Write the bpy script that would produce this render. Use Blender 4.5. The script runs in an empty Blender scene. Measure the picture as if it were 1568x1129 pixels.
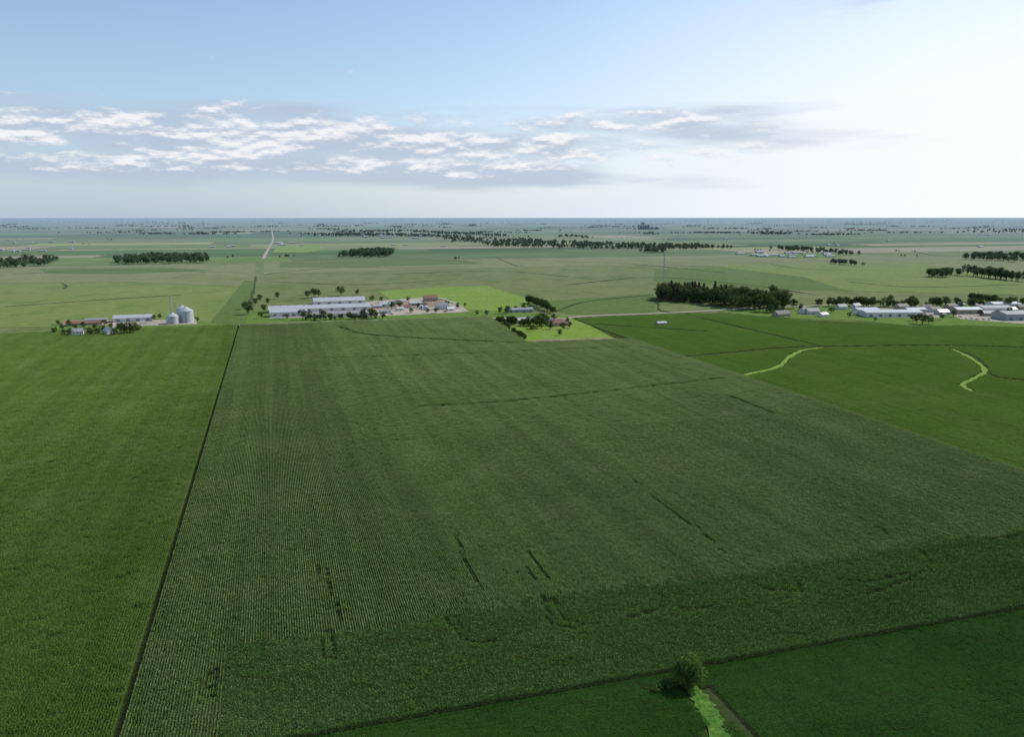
import bpy, math, random
import numpy as np
from mathutils import Vector, Matrix

random.seed(7); np.random.seed(7)
scene = bpy.context.scene
H = 125.0                      # drone height (m)
PSI = math.radians(16.67)      # heading, clockwise from +Y (crop rows run along +Y)
TH = math.radians(10.85)       # pitch below horizontal
FPX = 1210.0
SUN_AZ, SUN_EL = 74.0, 42.0

def G(px, py):
    """survey a ground point (metres) from its bearing in the aerial photo"""
    u = (px-784)/FPX; v = (py-564.5)/FPX
    a = math.cos(TH)-v*math.sin(TH); b = math.sin(TH)+v*math.cos(TH)
    t = H/b; F = a*t; R = u*t
    return (F*math.sin(PSI)+R*math.cos(PSI), F*math.cos(PSI)-R*math.sin(PSI))

# ------------------------------------------------------------------ node helpers
def haze_group():  # distance haze painted into the surface colour by world position
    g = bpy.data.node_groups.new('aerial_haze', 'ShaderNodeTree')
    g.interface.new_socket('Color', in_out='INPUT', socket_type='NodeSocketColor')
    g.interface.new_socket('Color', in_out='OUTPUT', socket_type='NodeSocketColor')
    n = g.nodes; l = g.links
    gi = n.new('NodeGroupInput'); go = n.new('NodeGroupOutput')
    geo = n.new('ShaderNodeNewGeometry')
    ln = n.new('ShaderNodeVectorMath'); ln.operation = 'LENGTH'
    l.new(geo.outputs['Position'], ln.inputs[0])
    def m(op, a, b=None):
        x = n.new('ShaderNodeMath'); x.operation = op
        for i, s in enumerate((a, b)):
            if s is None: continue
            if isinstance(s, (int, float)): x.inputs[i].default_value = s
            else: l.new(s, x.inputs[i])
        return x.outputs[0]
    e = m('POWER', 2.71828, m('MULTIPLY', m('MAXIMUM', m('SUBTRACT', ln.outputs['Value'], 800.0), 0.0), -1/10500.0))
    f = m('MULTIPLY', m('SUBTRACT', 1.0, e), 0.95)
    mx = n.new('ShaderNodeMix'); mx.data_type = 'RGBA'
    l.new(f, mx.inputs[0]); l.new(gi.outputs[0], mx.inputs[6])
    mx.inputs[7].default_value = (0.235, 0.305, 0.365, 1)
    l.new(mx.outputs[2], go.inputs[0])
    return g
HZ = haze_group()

class NT:
    def __init__(s, name):
        s.m = bpy.data.materials.new(name); s.m.use_nodes = True
        s.n = s.m.node_tree.nodes; s.l = s.m.node_tree.links
        s.n.clear()
        s.out = s.n.new('ShaderNodeOutputMaterial')
    def pos(s):
        return s.n.new('ShaderNodeNewGeometry').outputs['Position']
    def noise(s, vec, scale, detail=4, rough=0.55, sx=1, sy=1):
        mp = s.n.new('ShaderNodeMapping'); mp.inputs['Scale'].default_value = (scale*sx, scale*sy, scale)
        s.l.new(vec, mp.inputs['Vector'])
        t = s.n.new('ShaderNodeTexNoise'); t.inputs['Scale'].default_value = 1
        t.inputs['Detail'].default_value = detail; t.inputs['Roughness'].default_value = rough
        s.l.new(mp.outputs[0], t.inputs['Vector'])
        return t.outputs[0]
    def rng(s, v, a, b, c=0, d=1):
        r = s.n.new('ShaderNodeMapRange'); s.l.new(v, r.inputs[0])
        for i, x in enumerate((a, b, c, d)): r.inputs[i+1].default_value = x
        return r.outputs[0]
    def mix(s, f, a, b, mode='MIX'):
        x = s.n.new('ShaderNodeMix'); x.data_type = 'RGBA'; x.blend_type = mode
        for i, q in ((0, f), (6, a), (7, b)):
            if isinstance(q, (int, float)): x.inputs[i].default_value = q
            elif isinstance(q, tuple): x.inputs[i].default_value = (*q, 1)
            else: s.l.new(q, x.inputs[i])
        return x.outputs[2]
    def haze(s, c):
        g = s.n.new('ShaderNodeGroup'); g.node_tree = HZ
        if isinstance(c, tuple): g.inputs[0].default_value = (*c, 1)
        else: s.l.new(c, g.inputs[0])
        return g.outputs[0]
    def principled(s, c, rough=0.9, spec=0.1, metal=0.0):
        p = s.n.new('ShaderNodeBsdfPrincipled')
        s.l.new(c, p.inputs['Base Color'])
        p.inputs['Roughness'].default_value = rough
        p.inputs['Specular IOR Level'].default_value = spec
        p.inputs['Metallic'].default_value = metal
        s.l.new(p.outputs[0], s.out.inputs[0]); return p
    def leaf(s, c, trans=0.3):
        d = s.n.new('ShaderNodeBsdfDiffuse'); t = s.n.new('ShaderNodeBsdfTranslucent')
        mx = s.n.new('ShaderNodeMixShader'); mx.inputs[0].default_value = trans
        s.l.new(c, d.inputs[0]); s.l.new(c, t.inputs[0])
        s.l.new(d.outputs[0], mx.inputs[1]); s.l.new(t.outputs[0], mx.inputs[2])
        s.l.new(mx.outputs[0], s.out.inputs[0])

def mat_sheet(name, c1, c2, big=1/120., fine=1/6., fine_amt=0.25, c3=None, rows=0.):
    s = NT(name); p = s.pos()
    a = s.rng(s.noise(p, big, 5, .6), .35, .65)
    c = s.mix(a, c1, c2)
    if c3:
        b = s.rng(s.noise(p, big*2.7, 6, .65, 1, .6), .52, .66)
        c = s.mix(b, c, c3)
    f = s.rng(s.noise(p, fine, 4, .7), .3, .7, 1-fine_amt, 1+fine_amt)
    c = s.mix(1.0, c, f, 'MULTIPLY')
    if rows:   # contour-planted rows: warped bands
        wv = s.n.new('ShaderNodeTexWave'); wv.bands_direction = 'Y'
        wv.inputs['Scale'].default_value = .012; wv.inputs['Distortion'].default_value = 9
        wv.inputs['Detail'].default_value = 3; wv.inputs['Detail Scale'].default_value = .18
        s.l.new(p, wv.inputs['Vector'])
        g = s.rng(wv.outputs['Fac'], 0, 1, 1-rows, 1+rows)
        c = s.mix(1.0, c, g, 'MULTIPLY')
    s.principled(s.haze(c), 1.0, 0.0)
    return s.m

def mat_leaf(name, c1, c2, big=1/60., trans=.3, patch=None, streak=0., ew=False, near_shade=0.):
    s = NT(name); p = s.pos()
    a = s.rng(s.noise(p, big, 5, .6), .35, .65)
    c = s.mix(a, c1, c2)
    if patch:
        b = s.rng(s.noise(p, 1/28., 5, .65), .48, .7)
        c = s.mix(b, c, patch)
    if streak:   # planter passes along the rows
        sx, sy = ((.03, 1) if ew else (1, .03))
        g = s.rng(s.noise(p, 1/7., 3, .6, sx, sy), .35, .65, 1-streak, 1+streak)
        c = s.mix(1.0, c, g, 'MULTIPLY')
    if near_shade:     # shade of the near crop painted into the leaf colour, darkest southward
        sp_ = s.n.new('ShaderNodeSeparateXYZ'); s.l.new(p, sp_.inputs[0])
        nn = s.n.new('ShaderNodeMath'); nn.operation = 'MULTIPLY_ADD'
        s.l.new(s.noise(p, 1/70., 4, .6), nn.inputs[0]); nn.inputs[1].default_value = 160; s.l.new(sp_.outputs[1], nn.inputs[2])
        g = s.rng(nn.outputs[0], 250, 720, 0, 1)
        c = s.mix(g, s.mix(1.0, c, (1-near_shade*1.15, 1-near_shade, 1-near_shade*1.15), 'MULTIPLY'), c)
    at = s.n.new('ShaderNodeAttribute'); at.attribute_name = 'tint'
    c = s.mix(1.0, c, at.outputs['Fac'], 'MULTIPLY')
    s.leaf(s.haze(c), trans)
    return s.m

def mat_plain(name, c, rough=.7, spec=.2, metal=0, var=.12, scale=1/2.):
    s = NT(name); p = s.pos()
    f = s.rng(s.noise(p, scale, 4, .6), .3, .7, 1-var, 1+var)
    col = s.mix(1.0, c, f, 'MULTIPLY')
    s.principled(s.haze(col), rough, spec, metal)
    return s.m

# ------------------------------------------------------------------ mesh helpers
def link(o):
    scene.collection.objects.link(o); return o
def mesh_from(name, verts, faces, mats=(), fmat=None, tint=None):
    me = bpy.data.meshes.new(name)
    me.from_pydata(verts, [], faces)
    for m in mats: me.materials.append(m)
    if fmat is not None:
        me.polygons.foreach_set('material_index', np.array(fmat, dtype=np.int32))
    if tint is not None:
        a = me.attributes.new('tint', 'FLOAT', 'POINT')
        a.data.foreach_set('value', np.array(tint, dtype=np.float32))
    me.update(); return me
def obj(name, me, parent=None, loc=(0, 0, 0), rz=0, sc=(1, 1, 1)):
    o = bpy.data.objects.new(name, me); o.location = loc; o.rotation_euler = (0, 0, rz); o.scale = sc
    if parent: o.parent = parent
    return link(o)
def empty(name, loc, rz=0):
    o = bpy.data.objects.new(name, None); o.location = loc; o.rotation_euler = (0, 0, rz)
    o.empty_display_size = 1
    return link(o)

def smooth_line(pts, n=8):
    P = [Vector((p[0], p[1], 0)) for p in pts]
    if len(P) < 3:
        return [P[0].lerp(P[1], i/12) for i in range(13)]
    out = []
    E = [P[0]*2-P[1]] + P + [P[-1]*2-P[-2]]
    for i in range(1, len(E)-2):
        a, b, c, d = E[i-1:i+3]
        for k in range(n):
            t = k/n
            out.append(.5*((2*b)+(c-a)*t+(2*a-5*b+4*c-d)*t*t+(3*b-a-3*c+d)*t**3))
    out.append(P[-1]); return out
def strip(name, pts, w, z, mat, jitter=.12):
    L = smooth_line(pts); V = []; Fc = []
    for i, p in enumerate(L):
        q = L[min(i+1, len(L)-1)] - L[max(i-1, 0)]
        q.normalize(); nrm = Vector((-q.y, q.x, 0))
        ww = w*(1+random.uniform(-jitter, jitter))/2
        V += [(p+nrm*ww)[:2]+(z,), (p-nrm*ww)[:2]+(z,)]
    for i in range(len(L)-1): Fc.append((2*i, 2*i+1, 2*i+3, 2*i+2))
    return obj(name, mesh_from(name, V, Fc, (mat,)))
def sheet(name, pts, z, mat):
    V = [(x, y, z) for x, y in pts]
    A = sum(V[i-1][0]*V[i][1]-V[i][0]*V[i-1][1] for i in range(len(V)))
    f = tuple(range(len(V)))
    if A < 0: f = f[::-1]
    return obj(name, mesh_from(name, V, [f], (mat,)))
def PX(*l): return [G(*p) for p in l]

def in_poly(X, Y, poly):
    ins = np.zeros(len(X), bool); n = len(poly)
    for i in range(n):
        x1, y1 = poly[i-1]; x2, y2 = poly[i]
        if y1 == y2: continue
        c = ((y1 > Y) != (y2 > Y)) & (X < (x2-x1)*(Y-y1)/(y2-y1)+x1)
        ins ^= c
    return ins
def dist_line(X, Y, pts):
    D = np.full(len(X), 1e9)
    for (x1, y1), (x2, y2) in zip(pts[:-1], pts[1:]):
        dx, dy = x2-x1, y2-y1; L2 = dx*dx+dy*dy+1e-9
        t = np.clip(((X-x1)*dx+(Y-y1)*dy)/L2, 0, 1)
        D = np.minimum(D, np.hypot(X-x1-t*dx, Y-y1-t*dy))
    return D
def smooth2(pts): return [(p.x, p.y) for p in smooth_line(pts, 5)]

# ------------------------------------------------------------------ instancing
def instancer(name, X, Y, Z, rot, scl, coll, nvar):
    N = len(X)
    me = bpy.data.meshes.new(name)
    me.vertices.add(N)
    co = np.stack([X, Y, Z], 1).astype(np.float32)
    me.vertices.foreach_set('co', co.ravel())
    r = np.zeros((N, 3), np.float32); r[:, 2] = rot
    a = me.attributes.new('rot', 'FLOAT_VECTOR', 'POINT'); a.data.foreach_set('vector', r.ravel())
    a = me.attributes.new('scl', 'FLOAT_VECTOR', 'POINT'); a.data.foreach_set('vector', scl.astype(np.float32).ravel())
    a = me.attributes.new('idx', 'INT', 'POINT'); a.data.foreach_set('value', np.random.randint(0, nvar, N).astype(np.int32))
    o = obj(name, me)
    g = bpy.data.node_groups.new(name+'_scatter', 'GeometryNodeTree')
    g.interface.new_socket('Geometry', in_out='INPUT', socket_type='NodeSocketGeometry')
    g.interface.new_socket('Geometry', in_out='OUTPUT', socket_type='NodeSocketGeometry')
    n = g.nodes; l = g.links
    gi = n.new('NodeGroupInput'); go = n.new('NodeGroupOutput')
    ci = n.new('GeometryNodeCollectionInfo'); ci.inputs['Collection'].default_value = coll
    ci.inputs['Separate Children'].default_value = True; ci.inputs['Reset Children'].default_value = True
    ip = n.new('GeometryNodeInstanceOnPoints')
    ip.inputs['Pick Instance'].default_value = True
    def na(nm, dt):
        q = n.new('GeometryNodeInputNamedAttribute'); q.data_type = dt; q.inputs['Name'].default_value = nm
        return [s for s in q.outputs if s.enabled][0]
    l.new(gi.outputs[0], ip.inputs['Points']); l.new(ci.outputs[0], ip.inputs['Instance'])
    l.new(na('idx', 'INT'), ip.inputs['Instance Index'])
    l.new(na('rot', 'FLOAT_VECTOR'), ip.inputs['Rotation'])
    l.new(na('scl', 'FLOAT_VECTOR'), ip.inputs['Scale'])
    l.new(ip.outputs[0], go.inputs[0])
    md = o.modifiers.new('scatter', 'NODES'); md.node_group = g
    return o
def src_coll(name, meshes):
    c = bpy.data.collections.new(name)
    for i, me in enumerate(meshes):
        c.objects.link(bpy.data.objects.new(f'{name}_{i}', me))
    return c

# ------------------------------------------------------------------ crops
def corn_patch(name, size, leafm, tasm, tprob, seed):
    rd = random.Random(seed)
    V = []; Fc = []; fm = []; T = []
    rows = int(round(size/.76))
    for r in range(rows):
        x0 = -size/2+.38+r*.76
        y = -size/2
        while y < size/2:
            px_ = x0+rd.gauss(0, .03); py_ = y+rd.uniform(-.05, .05)
            hh = rd.gauss(2.35, .11); pt = rd.uniform(.75, 1.25)
            for k in range(6):
                z = hh*(.5+.47*k/5)
                ph = rd.uniform(0, 2*math.pi)
                L = rd.uniform(.38, .60)*(1 if k < 4 else .75); w = rd.uniform(.1, .145)
                a1 = rd.uniform(.4, .95); a2 = rd.uniform(-.9, .1)
                d = Vector((math.cos(ph), math.sin(ph), 0)); s = Vector((-d.y, d.x, 0))
                p0 = Vector((px_, py_, z)); p1 = p0+d*L*.5*math.cos(a1)+Vector((0, 0, L*.5*math.sin(a1)))
                p2 = p1+d*L*.5*math.cos(a2)+Vector((0, 0, L*.5*math.sin(a2)))
                b = len(V)
                for p, ww in ((p0, w*.35), (p1, w*.5), (p2, w*.12)):
                    V.append((p+s*ww)[:]); V.append((p-s*ww)[:])
                Fc += [(b, b+1, b+3, b+2), (b+2, b+3, b+5, b+4)]; fm += [0, 0]
                tt = pt*rd.uniform(.8, 1.2)*(.7+.4*k/5); T += [tt]*6
            if rd.random() < tprob:
                for k in range(2):
                    ph = rd.uniform(0, 6.28); d = Vector((math.cos(ph), math.sin(ph), 0)); s = Vector((-d.y, d.x, 0))
                    b = len(V); p0 = Vector((px_, py_, hh+.02)); p1 = p0+d*.16+Vector((0, 0, .26))
                    V += [(p0+s*.026)[:], (p0-s*.026)[:], (p1-s*.026)[:], (p1+s*.026)[:]]
                    Fc.append((b, b+1, b+2, b+3)); fm.append(1); T += [1]*4
            y += .21
    return mesh_from(name, V, Fc, (leafm, tasm), fm, T)

def soy_patch(name, size, leafm, seed, n_m2=70):
    rd = random.Random(seed); V = []; Fc = []; T = []
    rows = int(round(size/.76))
    for i in range(int(size*size*n_m2)):
        r = rd.randrange(rows); off = rd.gauss(0, .22)
        x = -size/2+.38+r*.76+off; y = rd.uniform(-size/2, size/2)
        z = .92-1.0*off*off-abs(rd.gauss(0, .08))
        nrm = Vector((rd.gauss(0, .4), rd.gauss(0, .4), 1)).normalized()
        a = nrm.orthogonal().normalized(); a.rotate(Matrix.Rotation(rd.uniform(0, 6.28), 3, nrm)); bb = nrm.cross(a)
        s = rd.uniform(.08, .13); c = Vector((x, y, max(z, .2))); b = len(V)
        V += [(c+a*s)[:], (c+bb*s*.7)[:], (c-a*s)[:], (c-bb*s*.7)[:]]
        Fc.append((b, b+1, b+2, b+3)); T += [rd.uniform(.75, 1.2)]*4
    return mesh_from(name, V, Fc, (leafm,), None, T)

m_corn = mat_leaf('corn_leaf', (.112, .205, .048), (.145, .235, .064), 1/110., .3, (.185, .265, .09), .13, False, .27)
m_corn_band = mat_leaf('corn_leaf_headland', (.058, .125, .027), (.072, .14, .033), 1/40., .3, (.092, .16, .046), .10, True)  # headland green, with near-field shade darkened into the leaf colour
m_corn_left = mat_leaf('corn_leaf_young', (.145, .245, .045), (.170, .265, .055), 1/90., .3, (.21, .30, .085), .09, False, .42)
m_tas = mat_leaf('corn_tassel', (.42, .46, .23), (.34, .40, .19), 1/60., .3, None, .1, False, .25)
m_soy = mat_leaf('soybean_leaf', (.150, .27, .045), (.175, .295, .055), 1/80., .3, (.19, .305, .07), .06)
m_soy_s = mat_leaf('soybean_leaf_dark', (.032, .105, .015), (.044, .122, .020), 1/30., .3, (.05, .138, .026))  # dark soy green, deepened further by painted near-field shade

C_near = src_coll('corn_plants_near', [corn_patch(f'corn_n{i}', 1.52, m_corn, m_tas, .75, i) for i in range(6)])
C_far = src_coll('corn_plants_far', [corn_patch(f'corn_f{i}', 3.04, m_corn, m_tas, .8, 20+i) for i in range(6)])
C_band = src_coll('corn_plants_headland', [corn_patch(f'corn_b{i}', 1.52, m_corn_band, m_tas, .2, 40+i) for i in range(6)])
C_left = src_coll('corn_plants_young', [corn_patch(f'corn_l{i}', 3.04, m_corn_left, m_tas, .12, 60+i) for i in range(6)])
C_soy = src_coll('soybean_plants', [soy_patch(f'soy_{i}', 3.04, m_soy, 80+i) for i in range(5)])
C_soys = src_coll('soybean_plants_dark', [soy_patch(f'soy_s{i}', 3.04, m_soy_s, 90+i, 80) for i in range(5)])

def cells(x0, x1, y0, y1, s):
    xs = np.arange(x0+s/2, x1, s); ys = np.arange(y0+s/2, y1, s)
    X, Y = [a.ravel() for a in np.meshgrid(xs, ys)]
    F = X*math.sin(PSI)+Y*math.cos(PSI); R = X*math.cos(PSI)-Y*math.sin(PSI)
    k = (F > 140) & (np.abs(R) < .74*F+12)
    return X[k], Y[k]
def plant(name, X, Y, coll, nvar, base_rot=0., low=None, hvar=.07):
    N = len(X)
    rot = base_rot+math.pi*np.random.randint(0, 2, N)
    lf = np.sin(X*.051+2*np.sin(Y*.023))*np.sin(Y*.043+1.5*np.sin(X*.031))*.04
    z = 1+lf+np.random.normal(0, hvar, N)
    if low is not None: z = np.where(low, z*np.random.uniform(.25, .7, N), z)
    scl = np.stack([np.ones(N), np.ones(N), z], 1)
    return instancer(name, X, Y, np.zeros(N), rot, scl, coll, nvar)

XL, XR, YB = -41.7, 350.0, 178.6
XB, YBAND = -19.5, 226.0
main_poly = [(XL, YB), (XR, YB), (XR, 738), (239, 749), (258, 957), (XL, 972)]
creases = [(smooth2(PX((520, 503), (560, 515), (680, 523), (790, 528))), 3.2),
           (smooth2(PX((500, 552), (700, 545), (960, 534))), 1.7),
           (smooth2(PX((640, 627), (760, 620), (900, 607), (1000, 595), (1105, 583))), 1.7)]
marks = [[(489, 876), (489, 890)], [(503, 876), (504, 890)],
         [(697, 822), (712, 862), (737, 908)], [(806, 878), (818, 895)], [(812, 855), (842, 902)],
         [(831, 921), (848, 965), (885, 970)], [(846, 926), (862, 955), (895, 966)],
         [(1068, 815), (1110, 856)], [(1000, 768), (1060, 812)], [(968, 742), (988, 750)],
         [(1118, 612), (1190, 640)], [(495, 975), (497, 1015), (512, 1018)], [(509, 976), (514, 1014)],
         [(682, 955), (700, 975), (715, 990), (755, 993)], [(697, 955), (706, 975)],
         [(308, 1050), (312, 1085)], [(322, 1040), (320, 1080)], [(334, 1034), (330, 1078)],
         [(965, 955), (1010, 940), (1012, 920)], [(1170, 910), (1225, 915), (1218, 900)],
         [(1280, 895), (1330, 900), (1390, 885)], [(1330, 920), (1420, 880), (1410, 850)],
         [(1500, 835), (1560, 828)], [(1340, 812), (1360, 825)], [(1040, 943), (1090, 938)],
         [(505, 900), (522, 960)], [(1515, 850), (1550, 862)]]
marks = [smooth2(PX(*m)) if len(m) > 2 else PX(*m) for m in marks]
def low_mask(X, Y, w=1.0):
    m = np.zeros(len(X), bool)
    for c, cw in creases: m |= dist_line(X, Y, c) < cw
    for c in marks: m |= dist_line(X, Y, c) < w*np.random.uniform(.5, 1.1, len(X))
    return m

YS = YB+1.52*160        # near/far split
X, Y = cells(XL, XR, YB, YS, 1.52); k = in_poly(X, Y, main_poly); X, Y = X[k], Y[k]
b = (X > XB) & (Y+np.random.normal(0, 1.8, len(X))+1.5*np.sin(X*.05) < YBAND)
plant('corn_field', X[~b], Y[~b], C_near, 6, 0, low_mask(X[~b], Y[~b], .85))
plant('corn_headland_rows', X[b], Y[b], C_band, 6, math.pi/2, low_mask(X[b], Y[b], 1.0))
X, Y = cells(XL, XR, YS, 975, 3.04); k = in_poly(X, Y, main_poly); X, Y = X[k], Y[k]
plant('corn_field', X, Y, C_far, 6, 0, low_mask(X, Y, 1.3))
X, Y = cells(XL-1.6-3.04*280, XL-1.6, 120, 975, 3.04)
k = Y < 972-(XL-X)*.02
plant('young_corn_field', X[k], Y[k], C_left, 6, 0)

# southern soybeans with a grass waterway
water_s = smooth2(PX((1050, 1046), (1072, 1072), (1092, 1105), (1118, 1150)))
ditch_s = smooth2(PX((1086, 1058), (1100, 1082), (1122, 1108), (1165, 1150)))
X, Y = cells(-60, 330, 100, YB-1.0, 3.04)
k = (dist_line(X, Y, water_s) > 3.0) & (dist_line(X, Y, ditch_s) > 1.7)
plant('soybean_field', X[k], Y[k], C_soys, 5, math.pi/2, None, .1)

# eastern soybeans
lawn_e = PX((795, 526), (945, 521), (905, 500), (872, 487), (790, 487), (760, 487))
soyE = PX((878, 489), (900, 487), (1010, 482), (1100, 480), (1190, 487), (1235, 491), (1320, 494), (1400, 500), (1480, 499), (1568, 502), (1700, 512)) + [(1150, 500), (700, 180), (XR+1.5, 180), (XR+1.5, 738)]
dark_lines = [smooth2(PX((1050, 547), (1130, 540), (1210, 533), (1330, 531), (1450, 530), (1600, 534))),
              smooth2(PX((1048, 482), (1110, 497), (1180, 513), (1250, 529))),
              smooth2(PX((1466, 538), (1490, 547), (1506, 562), (1520, 577), (1590, 586))),
              smooth2(PX((905, 497), (1000, 503), (1080, 508)))]
waters = [smooth2(PX((1140, 575), (1190, 563), (1208, 548), (1230, 537), (1262, 533))),
          smooth2(PX((1458, 535), (1488, 550), (1508, 568), (1492, 580), (1474, 590), (1488, 600)))]
ww_ = [5.0, 4.0]
X, Y = cells(230, 1150, 180, 1000, 3.04)
k = in_poly(X, Y, soyE) & ~in_poly(X, Y, lawn_e)
for d in dark_lines: k &= dist_line(X, Y, d) > 2.8
for d, w in zip(waters, ww_): k &= dist_line(X, Y, d) > w/2+.8
plant('soybean_field', X[k], Y[k], C_soy, 5, 0, None, .08)

# ------------------------------------------------------------------ ground sheets
m_soil = mat_sheet('field_soil', (.035, .05, .018), (.042, .058, .02), 1/30., 1/1.5)
m_base = mat_sheet('ground_cropland', (.120, .150, .054), (.145, .165, .07), 1/260., 1/25., .16, (.088, .125, .038), .10)
m_ygrn = mat_sheet('hay_field_green', (.135, .180, .050), (.155, .19, .06), 1/150., 1/12., .15, (.11, .16, .04), .07)
m_dkgr = mat_sheet('corn_strip_green', (.085, .13, .036), (.10, .14, .044), 1/100., 1/12., .18, None, .05)
m_pale = mat_sheet('pale_corn_field', (.150, .172, .074), (.172, .185, .085), 1/300., 1/25., .12, (.118, .148, .055), .12)
m_lawn = mat_sheet('mown_grass', (.13, .215, .034), (.16, .23, .048), 1/40., 1/5., .22, (.18, .22, .07))
m_grass = mat_sheet('rough_grass', (.09, .155, .032), (.12, .175, .042), 1/20., 1/2., .3)
m_way = mat_sheet('waterway_grass', (.135, .225, .045), (.16, .24, .055), 1/20., 1/3., .25)
m_ways = mat_sheet('waterway_grass_dark', (.045, .115, .02), (.085, .16, .032), 1/6., 1/1.5, .4)  # darker green grass for the southern waterway
m_grav = mat_sheet('gravel', (.28, .25, .20), (.36, .33, .27), 1/20., 1/3., .18)
m_dirt = mat_sheet('bare_dirt', (.20, .14, .10), (.27, .21, .15), 1/15., 1/3., .2)
m_road = mat_sheet('road_gravel', (.27, .255, .20), (.33, .305, .245), 1/30., 1/4., .12)
m_dark = mat_sheet('terrace_dark_grass', (.04, .065, .02), (.055, .08, .028), 1/20., 1/3., .3)  # dark green grass along the terrace lines

E = 150000
obj('ground', mesh_from('ground', [(-E, -E, 0), (E, -E, 0), (E, E, 0), (-E, E, 0)], [(0, 1, 2, 3)], (m_base,)))
sheet('field_soil', [(-900, 60), (340, 60), (720, 150), (1150, 500), PX((1700, 512))[0], PX((1568, 502))[0], PX((1400, 500))[0], PX((1190, 487))[0], PX((900, 487))[0], (262, 955), (XL, 970), (-900, 952)], .03, m_soil)

# patchwork of distant fields : one mesh with a colour attribute
pal = [(.115, .15, .055), (.165, .19, .085), (.055, .10, .025), (.10, .15, .04), (.19, .215, .085), (.042, .082, .024), (.24, .22, .14), (.11, .17, .04), (.085, .125, .042), (.13, .16, .065), (.07, .12, .03)]
V = []; Fc = []; col = []
rd = random.Random(3)
y = 2350.0
while y < 60000:
    hgt = rd.choice((200, 400, 400, 800)) * (1 if y < 9000 else 2)
    x = -0.45*y-2500
    while x < 1.5*y+2500:
        w = rd.choice((400, 800, 800, 1600)) * (1 if y < 9000 else 2)
        c = rd.choice(pal); f = rd.uniform(.85, 1.12)
        b = len(V); g = 4
        V += [(x+g, y+g, .3), (x+w-g, y+g, .3), (x+w-g, y+hgt-g, .3), (x+g, y+hgt-g, .3)]
        Fc.append((b, b+1, b+2, b+3)); col.append(tuple(q*f for q in c)+(1,))
        x += w
    y += hgt
me = mesh_from('distant_fields', V, Fc)
a = me.attributes.new('fieldcol', 'FLOAT_COLOR', 'FACE')
a.data.foreach_set('color', np.array(col, dtype=np.float32).ravel())
s = NT('distant_crop'); p = s.pos()
at = s.n.new('ShaderNodeAttribute'); at.attribute_name = 'fieldcol'
f = s.rng(s.noise(p, 1/140., 5, .65), .3, .7, .82, 1.18)
s.principled(s.haze(s.mix(1.0, at.outputs['Color'], f, 'MULTIPLY')), 1, 0)
me.materials.append(s.m); obj('distant_fields', me)

# mid-distance fields
sheet('hay_field', PX((-150, 438), (100, 434), (190, 433), (300, 437), (386, 441), (380, 470), (366, 499), (-150, 503)), .2, m_ygrn)
sheet('corn_strip', PX((374, 430), (391, 430), (388, 446), (376, 497), (318, 499)), .33, m_dkgr)
sheet('pale_field', PX((-100, 409), (120, 408), (392, 404), (390, 424), (386, 440), (190, 432), (-100, 435)), .21, m_pale)
sheet('pale_field', PX((405, 398), (640, 390), (880, 384), (1110, 384), (1400, 392), (1700, 398), (1700, 425), (1000, 405), (700, 412), (402, 420)), .2, m_pale)
sheet('hay_field', PX((425, 377), (486, 374), (500, 382), (470, 387), (418, 387)), .53, m_lawn)
sheet('hay_field', PX((1110, 405), (1400, 402), (1560, 430), (1700, 440), (1700, 455), (1300, 446), (1120, 425)), .22, m_ygrn)
sheet('corn_strip', PX((1005, 412), (1110, 410), (1230, 424), (1300, 446), (1180, 442), (1000, 430)), .24, m_dkgr)
sheet('corn_strip', PX((830, 462), (1000, 450), (1005, 478), (900, 482), (860, 480)), .25, m_dkgr)
sheet('corn_strip', PX((430, 402), (700, 398), (740, 404), (560, 409), (428, 410)), .26, m_dkgr)
sheet('corn_strip', PX((60, 412), (250, 410), (330, 414), (180, 420), (70, 419)), .27, m_dkgr)
# farmyards, lawns
sheet('lawn', PX((578, 447), (660, 441), (745, 438), (800, 455), (818, 466), (776, 478), (716, 474), (690, 459), (598, 459)), .4, m_lawn)
sheet('lawn', PX((366, 499), (378, 480), (410, 470), (600, 458), (700, 462), (780, 478), (850, 482), (880, 488), (760, 489), (600, 492)), .3, m_grass)
sheet('farmyard_gravel', PX((412, 488), (418, 472), (560, 462), (650, 456), (700, 468), (716, 478), (600, 484)), .42, m_grav)
sheet('farmyard_dirt', PX((565, 466), (680, 460), (690, 470), (570, 474)), .5, m_dirt)
sheet('lawn', lawn_e, .36, m_lawn)
sheet('farmyard_dirt', PX((838, 488), (872, 490), (876, 497), (840, 498)), .46, m_dirt)
sheet('farmyard_dirt', PX((820, 521), (940, 518), (946, 523), (815, 526)), .47, m_dirt)
sheet('lawn', PX((75, 518), (80, 497), (120, 488), (300, 490), (345, 500), (230, 505), (200, 517)), .38, m_grass)
sheet('farmyard_dirt', PX((90, 499), (100, 491), (172, 490), (170, 499)), .5, m_dirt)
sheet('farmyard_gravel', PX((172, 493), (300, 489), (302, 497), (235, 499), (172, 502)), .52, m_grav)
sheet('lawn', PX((1100, 478), (1180, 470), (1320, 468), (1320, 492), (1235, 489), (1180, 486)), .31, m_grass)
sheet('lawn', PX((1320, 492), (1260, 476), (1260, 466), (1700, 466), (1700, 510), (1400, 500)), .28, m_grass)
sheet('town_gravel_lot', PX((1300, 474), (1400, 471), (1440, 473), (1438, 487), (1340, 487)), .43, m_grav)
sheet('town_gravel_lot', PX((1450, 478), (1620, 474), (1700, 490), (1560, 496), (1470, 489)), .43, m_grav)
sheet('town_gravel_lot', PX((1130, 390), (1270, 387), (1290, 394), (1240, 396), (1150, 394)), .5, m_grass)
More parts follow.
